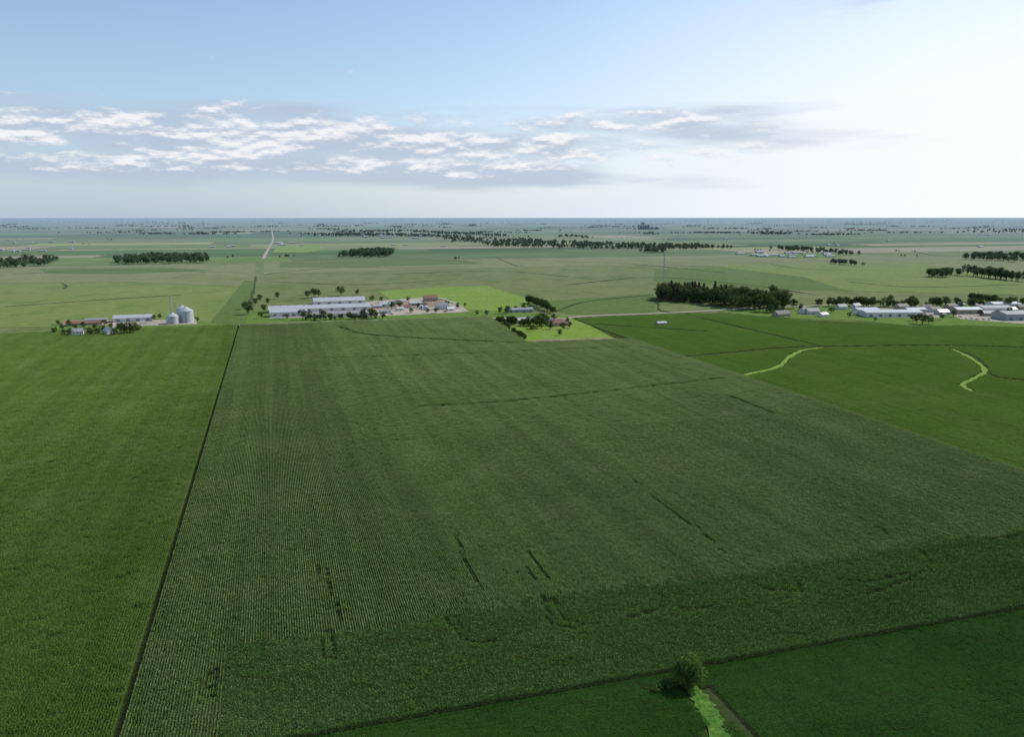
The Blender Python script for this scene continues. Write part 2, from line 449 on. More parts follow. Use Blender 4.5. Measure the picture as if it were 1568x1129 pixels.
# roads
strip('gravel_road', PX((415, 338.5), (416, 350), (418, 365), (411, 381), (403, 397)), 10, .7, m_road, .05)
strip('gravel_road', PX((862, 489), (895, 485), (1000, 481), (1090, 476.5), (1180, 471), (1270, 468)), 9, .6, m_road, .05)
strip('gravel_road', PX((1270, 468), (1420, 470), (1600, 474)), 8, .6, m_road, .05)
strip('driveway', PX((672, 456), (695, 464), (715, 478)), 7, .61, m_road)
strip('driveway', PX((366, 499), (480, 494), (700, 488), (862, 489)), 8, .62, m_road)
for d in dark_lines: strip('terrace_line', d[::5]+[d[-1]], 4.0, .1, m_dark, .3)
for d, w in zip(waters, ww_): strip('grass_waterway', d[::5]+[d[-1]], w, .4, m_way, .4)
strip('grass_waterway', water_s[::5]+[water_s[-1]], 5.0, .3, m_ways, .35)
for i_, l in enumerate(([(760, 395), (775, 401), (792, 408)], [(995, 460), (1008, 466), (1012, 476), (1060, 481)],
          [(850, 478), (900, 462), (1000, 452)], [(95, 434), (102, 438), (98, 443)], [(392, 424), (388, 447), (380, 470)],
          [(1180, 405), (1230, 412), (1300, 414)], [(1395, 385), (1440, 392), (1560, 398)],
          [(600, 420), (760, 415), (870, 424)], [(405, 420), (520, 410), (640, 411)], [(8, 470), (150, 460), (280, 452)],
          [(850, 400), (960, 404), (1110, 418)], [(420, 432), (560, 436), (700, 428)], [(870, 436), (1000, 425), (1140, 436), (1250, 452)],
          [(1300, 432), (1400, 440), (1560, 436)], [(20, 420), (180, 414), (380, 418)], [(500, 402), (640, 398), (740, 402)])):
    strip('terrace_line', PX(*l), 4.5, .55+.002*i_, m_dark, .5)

# ------------------------------------------------------------------ trees
m_bark = mat_plain('bark', (.09, .07, .05))
m_tl = mat_leaf('tree_foliage', (.065, .11, .030), (.09, .13, .04), 1/15., .2)
m_tc = mat_leaf('conifer_foliage', (.06, .075, .035), (.10, .09, .055), 1/12., .1)
def cyl(V, Fc, p0, p1, r0, r1, n=6):
    p0 = Vector(p0); p1 = Vector(p1); d = (p1-p0).normalized(); a = d.orthogonal().normalized(); c = d.cross(a); b = len(V)
    for p, r in ((p0, r0), (p1, r1)):
        for i in range(n):
            t = 2*math.pi*i/n; V.append((p+a*r*math.cos(t)+c*r*math.sin(t))[:])
    for i in range(n): Fc.append((b+i, b+(i+1) % n, b+n+(i+1) % n, b+n+i))
def tree_mesh(name, seed, h=12., rad=4.5, low=.22, nclump=30, nleaf=38, ls=.42, conifer=False, leafm=None):
    rd = random.Random(seed); V = []; Fc = []
    cyl(V, Fc, (0, 0, -.2), (rd.uniform(-.3, .3), rd.uniform(-.3, .3), h*.55), h*.028, h*.012)
    cl = []
    for i in range(nclump):
        if conifer:
            t = (i+.5)/nclump; z = h*(.1+.9*t); r = rad*(1-t)**.8*rd.uniform(.6, 1.05); ph = i*2.4+rd.uniform(-.4, .4)
            c = Vector((r*math.cos(ph)*.7, r*math.sin(ph)*.7, z)); cr = max(.45, rad*.42*(1-t)+.2)
        else:
            while True:
                q = Vector((rd.uniform(-1, 1), rd.uniform(-1, 1), rd.uniform(-1, 1)))
                if .25 < q.length < 1: break
            zc = h*(low+1)/2; hz = h*(1-low)/2
            wob = 1+.18*math.sin(3*math.atan2(q.y, q.x)+seed)
            c = Vector((q.x*rad*.82*wob, q.y*rad*.82*wob, zc+q.z*hz*.86)); cr = rad*rd.uniform(.22, .38)
        cl.append((c, cr))
    for c, cr in cl[::4]:
        cyl(V, Fc, (0, 0, min(h*rd.uniform(.2, .5), c.z*.8)), c[:], h*.011, h*.004, 4)
    nb = len(Fc); T = [1.]*len(V)
    for c, cr in cl:
        ct = rd.uniform(.65, 1.3)
        for k in range(nleaf):
            q = Vector((rd.gauss(0, 1), rd.gauss(0, 1), rd.gauss(0, .8)))
            q = q.normalized()*cr*rd.uniform(.5, 1.08)
            nrm = (q.normalized()+Vector((rd.gauss(0, .5), rd.gauss(0, .5), rd.gauss(0, .5)+.25))).normalized()
            a = nrm.orthogonal().normalized(); a.rotate(Matrix.Rotation(rd.uniform(0, 6.28), 3, nrm)); bb = nrm.cross(a)
            s_ = ls*rd.uniform(.6, 1.25); p = c+q; b = len(V)
            V += [(p+a*s_)[:], (p+bb*s_*.65)[:], (p-a*s_)[:], (p-bb*s_*.65)[:]]
            Fc.append((b, b+1, b+2, b+3)); T += [ct*rd.uniform(.8, 1.2)]*4
    fm = [0]*nb+[1]*(len(Fc)-nb)
    return mesh_from(name, V, Fc, (m_bark, leafm or (m_tc if conifer else m_tl)), fm, T)
TREES = [tree_mesh(f'tree_{i}', 100+i, 12, 4.3+.5*(i % 3), .12+.06*(i % 3)) for i in range(5)]
CONS = [tree_mesh(f'conifer_{i}', 200+i, 13, 3.0, .1, 34, 30, .38, True) for i in range(3)]
C_tree = src_coll('tree_kinds', TREES)
C_mixed = src_coll('mixed_tree_kinds', [CONS[0], CONS[1], TREES[1], TREES[0], TREES[3]])
def put_tree(px, py, h, kind='d', wide=1.0):
    x, y = G(px, py); me = random.choice(TREES if kind == 'd' else CONS)
    k = h/12
    return obj('deciduous_tree' if kind == 'd' else 'pine_tree', me, None, (x, y, 0), random.uniform(0, 6.28), (k*wide, k*wide, k))
def grove(name, pts, hs, coll=None, nv=5, wide=1.0):
    X = np.array([p[0] for p in pts]); Y = np.array([p[1] for p in pts]); N = len(X)
    k = np.random.uniform(hs[0], hs[1], N)/12
    w = k*np.random.uniform(.9, 1.25, N)*wide
    return instancer(name, X, Y, np.zeros(N), np.random.uniform(0, 6.28, N), np.stack([w, w, k], 1), coll or C_tree, nv)
def fill(poly, n):
    P = PX(*poly); xs = [p[0] for p in P]; ys = [p[1] for p in P]; out = []
    X = np.random.uniform(min(xs), max(xs), n*60); Y = np.random.uniform(min(ys), max(ys), n*60)
    k = in_poly(X, Y, P); return list(zip(X[k][:n], Y[k][:n]))
def along(line, n, spread, clump=0):
    P = PX(*line); out = []
    for i in range(n):
        t = random.random()*(len(P)-1)
        t = min(max(t, 0), len(P)-1.001); j = int(t); f = t-j
        out.append((P[j][0]*(1-f)+P[j+1][0]*f+random.gauss(0, spread*.3), P[j][1]*(1-f)+P[j+1][1]*f+random.gauss(0, spread)))
    return out

for a_ in [(380, 482, 19), (374, 474, 13), (391, 468, 12), (398, 462, 11), (425, 458, 11), (471, 457, 13), (481, 456, 16), (488, 455, 12), (522, 453, 17), (547, 452, 11),
           (440, 489, 8), (464, 490, 14), (473, 490, 12), (483, 490, 9), (495, 491, 13), (506, 490, 9), (521, 490, 8), (534, 489, 11), (543, 490, 9), (557, 489, 13), (569, 489, 15), (575, 488, 12), (586, 489, 10),
           (600, 474, 12), (612, 472, 9), (640, 472, 8), (700, 473, 9), (712, 470, 6), (766, 481, 10), (777, 481, 11), (790, 477, 8), (802, 476, 9),
           (570, 462, 10), (584, 463, 9), (625, 462, 9), (684, 470, 10), (730, 483, 7), (745, 484, 8), (668, 480, 8), (655, 480, 7), (630, 480, 8), (404, 478, 11), (410, 466, 10), (400, 488, 9),
           (829, 503, 19), (836, 499, 14), (842, 505, 10), (820, 498, 12), (806, 498, 9), (862, 505, 9), (872, 503, 8), (857, 515, 7), (830, 470, 10), (838, 476, 11), (848, 492, 9), (815, 508, 8), (868, 495, 8),
           (195, 513, 16), (204, 512, 15), (187, 512, 13), (176, 516, 10), (108, 516, 10), (140, 515, 11), (150, 514, 9), (160, 499, 8), (106, 500, 8), (245, 489, 7), (84, 512, 8), (212, 509, 10), (128, 503, 8), (96, 506, 9),
           (98, 515, 8), (126, 511, 8), (158, 510, 9), (182, 507, 9), (170, 504, 7), (145, 505, 7), (236, 492, 8), (302, 493, 7), (222, 488, 7), (90, 498, 7), (116, 506, 7),
           (1403, 496, 12), (1412, 497, 14), (1422, 497, 12), (1397, 492, 9), (1215, 473, 15), (1447, 468, 14), (1400, 470, 10), (1340, 492, 5), (1180, 480, 13), (1188, 478, 16), (1272, 480, 9), (1300, 486, 7), (1225, 476, 11), (1460, 486, 9), (1442, 490, 8), (1500, 484, 9), (1545, 481, 10)]:
    put_tree(*a_, wide=random.uniform(1.0, 1.25))
grove('hedge_row', along([(808, 464), (825, 470), (846, 480)], 30, 3), (8, 14))
grove('hedge_row', along([(762, 492), (785, 508), (806, 522)], 40, 2), (3, 7))
grove('hedge_row', along([(770, 496), (800, 500), (835, 500)], 26, 3), (6, 12))
grove('hedge_row', along([(455, 491), (520, 490), (590, 489)], 26, 3), (4, 8))
grove('tree_grove', fill([(1004, 456), (1060, 454), (1113, 462), (1112, 472), (1060, 464), (1006, 461)], 85), (16, 27), C_mixed, 5)
grove('tree_grove', fill([(1098, 466), (1125, 463), (1200, 466), (1205, 478), (1130, 478)], 50), (13, 30), C_tree, 5)
grove('tree_row', along([(1255, 470), (1300, 469), (1350, 471)], 26, 6), (9, 16))
grove('tree_row', along([(1350, 470), (1440, 470), (1600, 472)], 44, 10), (8, 16))
grove('tree_row', along([(1480, 462), (1560, 468), (1640, 470)], 26, 12), (9, 16))
grove('tree_grove', fill([(1418, 423), (1470, 419), (1474, 424), (1422, 427)], 26), (14, 22))
grove('tree_grove', along([(1488, 423), (1515, 426), (1560, 431)], 26, 12), (16, 26))
grove('tree_grove', fill([(1472, 398), (1500, 393), (1600, 394), (1600, 404)], 90), (14, 24))
grove('tree_grove', along([(1272, 404), (1290, 405), (1316, 408)], 16, 12), (10, 18))
grove('tree_grove', fill([(176, 401), (230, 396), (320, 397), (318, 403), (180, 406)], 180), (12, 24))
grove('tree_grove', fill([(-60, 405), (40, 400), (90, 400), (60, 410), (-60, 415)], 110), (12, 24))
grove('tree_grove', fill([(520, 392), (560, 387), (602, 388), (600, 394), (530, 396)], 130), (12, 24))
grove('tree_grove', fill([(976, 387), (1000, 383), (1018, 386), (1016, 389)], 24), (14, 22))
grove('tree_line', along([(1200, 384), (1240, 384), (1290, 391)], 70, 50), (12, 20))
grove('tree_line', along([(1070, 380), (1085, 380), (1110, 381)], 20, 30), (12, 20))
grove('tree_line', fill([(735, 374), (800, 367), (860, 372), (1090, 378), (1080, 383), (900, 382), (760, 379)], 620), (9, 20))
grove('tree_line', along([(485, 361), (560, 360), (690, 363), (740, 372)], 520, 220), (9, 20))
grove('tree_line', along([(520, 357), (600, 354), (700, 358), (760, 362)], 320, 250), (9, 20))
grove('tree_line', along([(850, 364), (880, 362), (900, 366)], 30, 60), (12, 20))
grove('tree_line', along([(1155, 359), (1180, 357), (1200, 360)], 36, 90), (12, 22))
grove('tree_line', along([(1500, 357), (1560, 353), (1640, 354)], 100, 160), (12, 22))
# scattered shelter belts to the horizon
pts = []
for i in range(380):
    yy = 334.2+26*random.random()**2.6
    xx = random.uniform(-150, 1750)
    cx, cy = G(xx, yy)
    n = random.randint(6, 30); ln = random.uniform(20, 140)*(1 if yy > 342 else 6)
    for j in range(n): pts.append((cx+random.gauss(0, ln), cy+random.gauss(0, 30)))
grove('distant_trees', pts, (8, 15), None, 5, 1.9)
pts = []
for i in range(18):
    cx, cy = G(random.uniform(-50, 1600), random.uniform(368, 400))
    for j in range(random.randint(1, 4)): pts.append((cx+random.gauss(0, 20), cy+random.gauss(0, 20)))
grove('distant_trees', pts, (6, 11), None, 5, 1.0)

# foreground field tree
m_fg = mat_leaf('field_tree_foliage', (.080, .145, .032), (.11, .17, .046), 1/4., .25)
tx, ty = G(1053, 1050)
obj('field_tree', tree_mesh('field_tree', 5, 9.2, 4.6, .02, 90, 150, .17, False, m_fg), None, (tx, ty, 0))
obj('field_shrub', tree_mesh('field_shrub', 8, 3.0, 2.4, .0, 24, 80, .14, False, m_fg), None, (tx-5.6, ty+.6, 0))
obj('field_shrub', tree_mesh('field_shrub_b', 9, 2.2, 1.8, .0, 18, 70, .14, False, m_fg), None, (tx-9.5, ty-.2, 0))

# ------------------------------------------------------------------ buildings
m_white = mat_plain('white_siding', (.60, .60, .57)); m_metal = mat_plain('galvanised_roof', (.37, .39, .41), .5, .4)
m_grey = mat_plain('grey_roof', (.24, .25, .27), .6); m_shing = mat_plain('shingle_roof', (.14, .125, .12))
m_red = mat_plain('red_brown_roof', (.20, .10, .075)); m_tan = mat_plain('tan_siding', (.36, .30, .22)); m_glass = mat_plain('window_glass', (.04, .05, .06), .15, .5)
m_door = mat_plain('door_grey', (.20, .21, .22)); m_bin = mat_plain('galvanised_steel', (.44, .46, .48), .4, .5, .25)
m_gsid = mat_plain('grey_siding', (.34, .35, .35)); m_conc = mat_plain('concrete', (.36, .36, .34))
m_far = mat_plain('weathered_siding', (.36, .36, .35)); m_tyre = mat_plain('tyre_rubber', (.03, .03, .03))
def box(V, Fc, x0, x1, y0, y1, z0, z1):
    b = len(V)
    V += [(x0, y0, z0), (x1, y0, z0), (x1, y1, z0), (x0, y1, z0), (x0, y0, z1), (x1, y0, z1), (x1, y1, z1), (x0, y1, z1)]
    Fc += [(b, b+3, b+2, b+1), (b+4, b+5, b+6, b+7), (b, b+1, b+5, b+4), (b+1, b+2, b+6, b+5), (b+2, b+3, b+7, b+6), (b+3, b, b+4, b+7)]
def building(name, px, py, L, W, eave=4., ridge=None, rot=0., wall=None, roof=None, doors=2, wins=0, hip=False, stack=False):
    x, y = G(px, py); wall = wall or m_white; roof = roof or m_metal
    if ridge is None: ridge = eave+W*.17
    e = empty(name, (x, y, .0), math.radians(rot)); l, w = L/2, W/2
    V = [(-l, -w, 0), (l, -w, 0), (l, w, 0), (-l, w, 0), (-l, -w, eave), (l, -w, eave), (l, w, eave), (-l, w, eave), (-l, 0, ridge-.05), (l, 0, ridge-.05)]
    Fc = [(0, 1, 5, 4), (2, 3, 7, 6), (1, 2, 6, 9, 5), (3, 0, 4, 8, 7)]
    obj('walls', mesh_from('walls', V, Fc, (wall,)), e)
    o = .45; t = .16; sl = (ridge-eave)/w; ez = eave-o*sl+.06; hi = (W*.45 if hip else -o)
    V = [(-l-o, -w-o, ez), (l+o, -w-o, ez), (l-hi, 0, ridge+.06), (-l+hi, 0, ridge+.06), (-l-o, w+o, ez), (l+o, w+o, ez)]
    V += [(a, b_, c+t) for a, b_, c in V]
    Fc = [(6, 7, 8, 9), (9, 8, 11, 10), (0, 1, 7, 6), (4, 10, 11, 5), (0, 6, 9, 3), (3, 9, 10, 4), (1, 2, 8, 7), (2, 5, 11, 8), (0, 3, 2, 1), (3, 4, 5, 2)]
    if hip: Fc = [(6, 7, 8, 9), (9, 8, 11, 10), (7, 11, 8), (6, 9, 10), (0, 1, 7, 6), (4, 10, 11, 5), (0, 6, 10, 4), (1, 5, 11, 7)]
    obj('roof', mesh_from('roof', V, Fc, (roof,)), e)
    if doors:
        V = []; Fc = []; dw = min(4.0, L*.16) if not wins else 1.1; dh = min(eave*.82, 3.8) if not wins else 2.1
        for i in range(doors):
            cx = -l+L*(i+.5)/doors
            box(V, Fc, cx-dw/2, cx+dw/2, -w-.06, -w-.003, .02, dh)
        box(V, Fc, l+.003, l+.06, -W*.14, W*.14, .02, dh)
        obj('doors', mesh_from('doors', V, Fc, (m_door,)), e)
    if wins:
        V = []; Fc = []
        for i in range(wins):
            cx = -l+L*(i+.25)/wins
            for sy in (-1, 1):
                y0, y1 = sorted((sy*(w+.003), sy*(w+.07)))
                box(V, Fc, cx-.6, cx+.6, y0, y1, 1.0, 2.3)
                if eave > 5: box(V, Fc, cx-.6, cx+.6, y0, y1, 3.8, 5.0)
        obj('windows', mesh_from('windows', V, Fc, (m_glass,)), e)
    if stack:
        V = []; Fc = []
        for i in range(max(2, int(L/10))):
            cx = -l+L*(i+.5)/max(2, int(L/10)); box(V, Fc, cx-.5, cx+.5, -.5, .5, ridge-.2, ridge+1.1)
        obj('roof_vents', mesh_from('roof_vents', V, Fc, (m_grey,)), e)
    return e
def cyl_ring(V, Fc, prof, n=28, cx=0, cy=0):
    b = len(V)
    for r, z in prof:
        for i in range(n):
            t = 2*math.pi*i/n; V.append((cx+r*math.cos(t), cy+r*math.sin(t), z))
    for j in range(len(prof)-1):
        for i in range(n): Fc.append((b+j*n+i, b+j*n+(i+1) % n, b+(j+1)*n+(i+1) % n, b+(j+1)*n+i))
def bin_(px, py, r, h):
    x, y = G(px, py); e = empty('grain_bin', (x, y, 0)); V = []; Fc = []
    prof = [(r, 0)]
    k = int(h/.9)
    for i in range(k): prof += [(r, h*(i+.1)/k), (r+.09, h*(i+.5)/k), (r, h*(i+.9)/k)]
    prof += [(r, h)]
    cyl_ring(V, Fc, prof); obj('wall_rings', mesh_from('wall_rings', V, Fc, (m_bin,)), e)
    V = []; Fc = []; cyl_ring(V, Fc, [(r+.25, h-.05), (r*.12, h+r*.55), (r*.12, h+r*.55+.7), (.01, h+r*.55+.9)])
    obj('cone_roof', mesh_from('cone_roof', V, Fc, (m_metal,)), e)
    V = []; Fc = []
    for sx in (-.25, .25): box(V, Fc, sx-.04, sx+.04, -r-.3, -r-.2, 0, h)
    for i in range(int(h/.5)): box(V, Fc, -.2, .2, -r-.28, -r-.22, .3+i*.5, .36+i*.5)
    box(V, Fc, -.7, .7, -r-.14, -r-.095, .4, 2.3)
    obj('ladder_and_door', mesh_from('ladder', V, Fc, (m_door,)), e)
def lattice(name, px, py, h, w, n, r=.12, arms=False):
    x, y = G(px, py); V = []; Fc = []
    c = [(w/2, w/2), (-w/2, w/2), (-w/2, -w/2), (w/2, -w/2)]
    for a in c: cyl(V, Fc, (*a, 0), (a[0]*.7, a[1]*.7, h), r, r*.8, 4)
    for i in range(n):
        z0 = h*i/n; z1 = h*(i+1)/n; s0 = 1-.3*i/n; s1 = 1-.3*(i+1)/n
        for j in range(4):
            a = c[j]; b_ = c[(j+1) % 4]
            cyl(V, Fc, (a[0]*s0, a[1]*s0, z0), (b_[0]*s1, b_[1]*s1, z1), r*.5, r*.5, 3)
            cyl(V, Fc, (a[0]*s1, a[1]*s1, z1), (b_[0]*s1, b_[1]*s1, z1), r*.5, r*.5, 3)
    if arms:
        for dx, dy, z in ((2, -2, h*.5), (15, 4, 18)): cyl(V, Fc, (0, 0, h*.93), (dx, dy, z), .16, .16, 5)
        box(V, Fc, -1.1, 1.1, -.8, .8, h, h+2)
    return obj(name, mesh_from(name, V, Fc, (m_bin,)), None, (x, y, 0))
def car(px, py, rot, body, truck=False):
    x, y = G(px, py); e = empty('parked_truck' if truck else 'parked_car', (x, y, .45), math.radians(rot))
    L, W = (8.5, 2.5) if truck else (4.6, 1.8)
    V = []; Fc = []
    if truck:
        box(V, Fc, -L/2, L/2-2.4, -W/2, W/2, 1.1, 3.6); box(V, Fc, L/2-2.2, L/2-.8, -W/2+.1, W/2-.1, .6, 2.7); box(V, Fc, L/2-.79, L/2, -W/2+.15, W/2-.15, .6, 1.6)
    else:
        P = [(-2.3, .35), (2.3, .35), (2.3, .78), (1.1, .95), (.5, 1.45), (-1.2, 1.45), (-1.9, .98), (-2.3, .92)]
        for sy in (-1, 1): V += [(a, sy*W/2*(.86 if z > 1.2 else 1), z) for a, z in P]
        m_ = len(P); Fc = [tuple(range(m_)), tuple(range(2*m_-1, m_-1, -1))]+[(i, (i+1) % m_, m_+(i+1) % m_, m_+i) for i in range(m_)]
    obj('body', mesh_from('body', V, Fc, (body,)), e)
    V = []; Fc = []
    for wx in (-L*.31, L*.31):
        for wy in (-W/2, W/2): cyl(V, Fc, (wx, wy-.13, .35), (wx, wy+.13, .35), .35, .35, 10)
    obj('wheels', mesh_from('wheels', V, Fc, (m_tyre,)), e)

# left farmstead
bin_(265, 496, 7.0, 9.5); bin_(286, 494, 8.2, 14.5); bin_(280, 488, 7, 13)
lattice('grain_elevator_leg', 263.5, 493, 30, 1.8, 12, .2, True)
building('machine_shed', 205, 492, 44, 15, 5, 8, 2, m_white, m_metal, 4)
building('cattle_barn', 130, 498, 38, 11, 3, 5, 3, m_tan, m_red, 3)
building('cattle_barn', 148, 493, 24, 9, 3, 4.6, 3, m_tan, m_grey, 2)
building('farm_house', 118, 515, 13, 9, 5.5, 8.5, 8, m_white, m_grey, 1, 4)
building('farm_house', 168, 514, 12, 9, 5.5, 9, -60, m_white, m_metal, 1, 4)
building('garage', 135, 512, 9, 7, 3, 4.6, 5, m_white, m_shing, 1)
# central farmstead
building('long_barn', 490, 476, 134, 20, 4.5, 8.5, 1.5, m_white, m_metal, 9, stack=True)
building('long_barn', 519, 465, 74, 22, 5, 9.5, 1.5, m_white, m_metal, 5, stack=True)
building('long_barn', 442, 484, 46, 18, 6, 9.5, 1.5, m_white, m_metal, 4)
building('long_barn', 528, 484, 80, 14, 4, 6.5, 1.5, m_white, m_grey, 6)
building('machine_shed', 592, 470, 20, 13, 4.5, 7, 0, m_white, m_metal, 2)
building('machine_shed', 610, 466, 17, 12, 4.5, 7, 90, m_tan, m_grey, 1)
building('feed_barn', 659, 461, 20, 14, 5, 9, 0, m_tan, m_red, 2)
building('machine_shed', 636, 468, 18, 10, 4, 6, 3, m_gsid, m_metal, 2)
building('farm_house', 676, 474, 16, 11, 5.5, 9.5, -4, m_white, m_grey, 1, 5)
building('garage', 690, 476, 9, 8, 3, 5, 0, m_white, m_white, 1)
building('storage_shed', 624, 472, 10, 7, 3, 4.5, 0, m_white, m_red, 1)
building('storage_shed', 578, 472, 12, 8, 3.5, 5, 0, m_gsid, m_metal, 1)
building('storage_shed', 590, 480, 15, 8, 3.5, 5, 0, m_white, m_grey, 1)
building('storage_shed', 612, 476, 10, 7, 3.5, 5, 10, m_white, m_metal, 1)
building('storage_shed', 650, 468, 9, 7, 3.5, 5, 90, m_tan, m_shing, 1)
bin_(645, 474, 3.2, 5); bin_(652, 475, 3.2, 5)
building('machine_shed', 795, 478, 36, 12, 3.8, 5.6, 0, m_gsid, m_grey, 4)
building('machine_shed', 797, 495, 38, 14, 4.2, 6.6, 1, m_gsid, m_metal, 3)
building('farm_house', 855, 499, 19, 12, 4, 8, 0, m_tan, m_red, 1, 5, hip=True)
building('garage', 842, 494, 8, 7, 3, 5, 0, m_white, m_shing, 1)
building('storage_shed', 1012, 498, 12, 7, 3, 4.3, 8, m_gsid, m_metal, 1)
# right side houses
building('farm_house', 1196, 485, 20, 12, 4.2, 8, 6, m_tan, m_shing, 1, 5)
building('farm_house', 1243, 481, 16, 10, 4.5, 8, -8, m_white, m_grey, 1, 4)
building('garage', 1260, 485, 12, 9, 3.2, 5.5, 12, m_white, m_metal, 1)
building('farm_house', 1230, 480, 12, 9, 4.5, 8, 30, m_white, m_shing, 1, 4)
building('farm_house', 1108, 462, 14, 10, 5.5, 9, 0, m_white, m_shing, 1, 4)
building('warehouse', 1362, 484, 74, 26, 6, 8, -14, m_white, m_metal, 6)
building('warehouse', 1325, 479, 30, 16, 5, 7, -10, m_white, m_metal, 3)
building('warehouse', 1400, 479, 26, 14, 5, 7, -12, m_gsid, m_metal, 2)
building('warehouse', 1478, 480, 34, 20, 6, 8.5, -12, m_tan, m_metal, 3)
building('warehouse', 1520, 478, 40, 20, 6.5, 9, -12, m_white, m_grey, 3)
building('warehouse', 1558, 489, 50, 28, 8, 10.5, -12, m_gsid, m_grey, 4)
building('warehouse', 1535, 472, 40, 20, 7, 9, -12, m_white, m_metal, 4)
building('warehouse', 1600, 480, 44, 22, 7, 9, -12, m_white, m_metal, 4)
building('farm_house', 1430, 478, 14, 10, 4.5, 7.5, 0, m_white, m_shing, 1, 4)
building('farm_house', 1455, 473, 14, 10, 4.5, 7.5, 0, m_tan, m_shing, 1, 4)
building('farm_house', 1288, 474, 13, 9, 4.5, 7.5, 0, m_white, m_grey, 1, 4)
for cx, cy, r_, wm, rm in [(1310, 472, 20, m_white, m_grey), (1380, 473, 5, m_tan, m_shing), (1418, 474, -20, m_white, m_shing), (1442, 482, 0, m_gsid, m_metal),
                           (1496, 472, 10, m_white, m_shing), (1512, 484, -12, m_tan, m_grey), (1548, 478, 0, m_white, m_metal), (1470, 471, 30, m_white, m_grey), (1562, 474, 0, m_tan, m_shing)]:
    building('farm_house', cx, cy, random.uniform(11, 18), random.uniform(8, 11), 4, 7, r_, wm, rm, 1, 4)
lattice('radio_mast', 1016, 434, 62, 2.2, 24, .28)
for i, (cx, cy) in enumerate([(1480, 489), (1488, 489), (1496, 490), (1506, 490), (1515, 491), (1470, 486), (1425, 484), (1418, 485), (1345, 488), (600, 482), (682, 478), (848, 500), (1204, 487)]):
    car(cx, cy, 80+7*i, (m_white, m_grey, m_red, m_door)[i % 4])
for cx, cy, r_ in [(1446, 485, 10), (1310, 483, -12), (425, 490, 5), (220, 497, 20)]: car(cx, cy, r_, m_white, True)
# distant grain elevator
x, y = G(986, 351.5); V = []; Fc = []
for i in range(5): cyl_ring(V, Fc, [(13, 0), (13, 46), (2, 52)], 16, i*27-54, 0)
box(V, Fc, -14, 14, 16, 40, 0, 74); box(V, Fc, -70, 70, 15, 22, 46.5, 54)
for i in range(2): cyl_ring(V, Fc, [(22, 0), (22, 26), (3, 38)], 16, 100+i*50, 0)
obj('distant_grain_elevator', mesh_from('elevator', V, Fc, (m_conc,)), None, (x, y, 0))
# distant farm buildings: one mesh
V = []; Fc = []
def gab(cx, cy, L, W, h):
    b = len(V); l, w = L/2, W/2
    V.extend([(cx-l, cy-w, 0), (cx+l, cy-w, 0), (cx+l, cy+w, 0), (cx-l, cy+w, 0), (cx-l, cy-w, h), (cx+l, cy-w, h), (cx+l, cy+w, h), (cx-l, cy+w, h), (cx-l, cy, h*1.5), (cx+l, cy, h*1.5)])
    Fc.extend([(b, b+1, b+5, b+4), (b+2, b+3, b+7, b+6), (b+1, b+2, b+6, b+9, b+5), (b+3, b, b+4, b+8, b+7), (b+4, b+5, b+9, b+8), (b+6, b+7, b+8, b+9)])
for i in range(60):
    cx, cy = G(random.uniform(-50, 1600), 340+40*random.random()**1.6)
    for j in range(random.randint(1, 3)): gab(cx+random.uniform(-60, 60), cy+random.uniform(-40, 40), random.uniform(10, 26), random.uniform(8, 12), random.uniform(3, 5))
for i in range(24):
    cx, cy = G(random.uniform(1120, 1275), random.uniform(387, 395)); gab(cx, cy, random.uniform(12, 36), random.uniform(8, 14), random.uniform(3, 5))
for i in range(8):
    cx, cy = G(random.uniform(0, 110), random.uniform(380, 386)); gab(cx, cy, random.uniform(12, 26), 10, 4)
for i in range(8):
    cx, cy = G(random.uniform(520, 660), random.uniform(361, 366)); gab(cx, cy, random.uniform(20, 45), 14, 7)
for i in range(7):
    cx, cy = G(random.uniform(418, 434), random.uniform(372, 378)); gab(cx, cy, random.uniform(12, 30), 12, 5)
obj('distant_farm_buildings', mesh_from('dist_bld', V, Fc, (m_far,)))

# ------------------------------------------------------------------ world
w = bpy.data.worlds.new('World'); scene.world = w; w.use_nodes = True
n = w.node_tree.nodes; l = w.node_tree.links; n.clear()
STR = .15
out = n.new('ShaderNodeOutputWorld'); bg = n.new('ShaderNodeBackground'); bg.inputs[1].default_value = STR
sky = n.new('ShaderNodeTexSky'); sky.sky_type = 'NISHITA'; sky.sun_disc = False
sky.sun_elevation = math.radians(SUN_EL); sky.sun_rotation = math.radians(SUN_AZ)
sky.air_density = 1.0; sky.dust_density = .5; sky.ozone_density = 2.2; sky.altitude = 100
def M(op, a, b_=None, c=None, clamp=False):
    x = n.new('ShaderNodeMath'); x.operation = op; x.use_clamp = clamp
    for i, s_ in enumerate((a, b_, c)):
        if s_ is None: continue
        if isinstance(s_, (int, float)): x.inputs[i].default_value = s_
        else: l.new(s_, x.inputs[i])
    return x.outputs[0]
def SS(v, a, b_, lo=0., hi=1.):
    r = n.new('ShaderNodeMapRange'); r.interpolation_type = 'SMOOTHSTEP'; l.new(v, r.inputs[0])
    for i, q in enumerate((a, b_, lo, hi)): r.inputs[i+1].default_value = q
    return r.outputs[0]
tc = n.new('ShaderNodeTexCoord'); sp = n.new('ShaderNodeSeparateXYZ'); l.new(tc.outputs['Generated'], sp.inputs[0])
az = M('ARCTAN2', sp.outputs[0], sp.outputs[1]); el = sp.outputs[2]
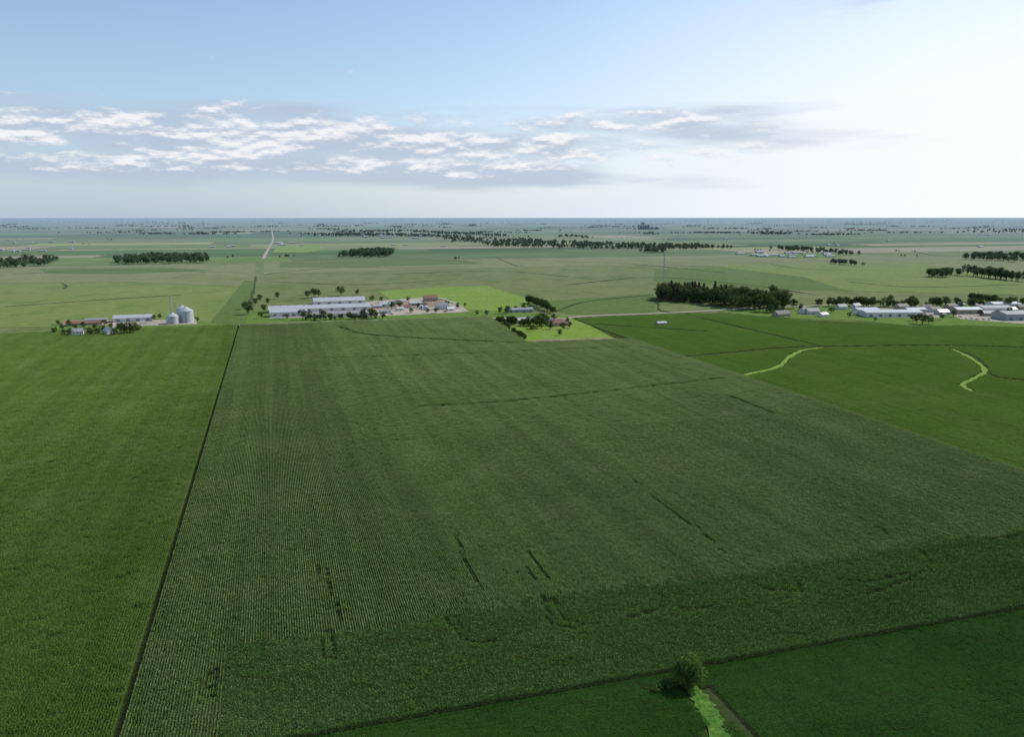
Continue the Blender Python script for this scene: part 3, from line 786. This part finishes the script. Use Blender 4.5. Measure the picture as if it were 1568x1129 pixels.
def cloud_noise(kx, ky, dz, scale, det=9, rough=.58, seed=0.):
    cb = n.new('ShaderNodeCombineXYZ')
    l.new(M('MULTIPLY', az, kx), cb.inputs[0]); l.new(M('MULTIPLY', M('ADD', el, dz), ky), cb.inputs[1]); cb.inputs[2].default_value = seed
    t = n.new('ShaderNodeTexNoise'); t.inputs['Scale'].default_value = scale; t.inputs['Detail'].default_value = det; t.inputs['Roughness'].default_value = rough
    l.new(cb.outputs[0], t.inputs['Vector']); return t.outputs[0]
def MIX(f, a, b_):
    x = n.new('ShaderNodeMix'); x.data_type = 'RGBA'
    for i, q in ((0, f), (6, a), (7, b_)):
        if isinstance(q, (int, float)): x.inputs[i].default_value = q
        elif isinstance(q, tuple): x.inputs[i].default_value = (*q, 1)
        else: l.new(q, x.inputs[i])
    return x.outputs[2]
k = 1/STR
# thin high haze veil, thicker low down and towards the sun
elc = M('MAXIMUM', el, 0.0)
r = SS(az, -.20, .80)
nz = cloud_noise(2.2, 7, 0, 1.0, 5, .5, 8.1)
low = M('MULTIPLY', M('POWER', 2.71828, M('MULTIPLY', elc, -7.5)), .85)
glow = M('MULTIPLY', M('MULTIPLY', SS(az, .15, 1.0), SS(el, .38, .06)), M('ADD', M('MULTIPLY', nz, .5), .75))
veil = M('ADD', low, glow, clamp=True)
vcol = MIX(r, (.42*k, .55*k, .71*k), (.96*k, .99*k, 1.03*k))
base = MIX(veil, sky.outputs[0], vcol)
# low cloud deck: soft grey-blue sheets with brighter heaped tops
azm = SS(az, .85, .30)
bandA = M('MULTIPLY', M('MULTIPLY', SS(el, .020, .05), SS(el, .150, .09)), azm)
a0 = cloud_noise(3.2, 26, 0, 1.0, 7, .55, 1.7)
dA = M('MULTIPLY', SS(M('ADD', a0, M('MULTIPLY', bandA, .30)), .55, .84), .80)
base = MIX(dA, base, (.47*k, .55*k, .69*k))
bandB = M('MULTIPLY', M('MULTIPLY', SS(el, .035, .07), SS(el, .145, .10)), azm)
c0 = cloud_noise(13, 46, 0, 1.0, 10, .62, 5.9); c1 = cloud_noise(13, 46, .005, 1.0, 10, .62, 5.9)
dens = SS(M('ADD', c0, M('ADD', M('MULTIPLY', bandB, .24), M('MULTIPLY', M('SUBTRACT', a0, .5), .30))), .64, .80)
lit = M('ADD', M('MULTIPLY', M('SUBTRACT', c0, c1), 8.0), .48, clamp=True)
ccol = MIX(lit, (.52*k, .59*k, .72*k), (.93*k, .93*k, .95*k))
dens2 = M('MULTIPLY', M('MULTIPLY', dens, SS(az, 1.0, .5)), M('MULTIPLY', M('MULTIPLY', SS(el, .015, .05), SS(el, .24, .13)), .92))
final = MIX(dens2, base, ccol)
l.new(final, bg.inputs[0]); l.new(bg.outputs[0], out.inputs[0])

# ------------------------------------------------------------------ sun and camera
sl = bpy.data.lights.new('sun', 'SUN'); sl.energy = 4.8; sl.angle = math.radians(.5); sl.color = (1, .96, .88)
so = link(bpy.data.objects.new('sun', sl))
sd = Vector((math.sin(math.radians(SUN_AZ))*math.cos(math.radians(SUN_EL)), math.cos(math.radians(SUN_AZ))*math.cos(math.radians(SUN_EL)), math.sin(math.radians(SUN_EL))))
so.rotation_euler = sd.to_track_quat('Z', 'Y').to_euler(); so.location = (0, 0, 300)
cam = bpy.data.cameras.new('camera'); cam.sensor_width = 36; cam.lens = 36*FPX/1568; cam.clip_start = 1; cam.clip_end = 400000
co = link(bpy.data.objects.new('camera', cam)); co.location = (0, 0, H)
co.rotation_euler = (math.pi/2-TH, 0, -PSI)
scene.camera = co
scene.view_settings.view_transform = 'Standard'; scene.view_settings.look = 'None'; scene.view_settings.exposure = 0
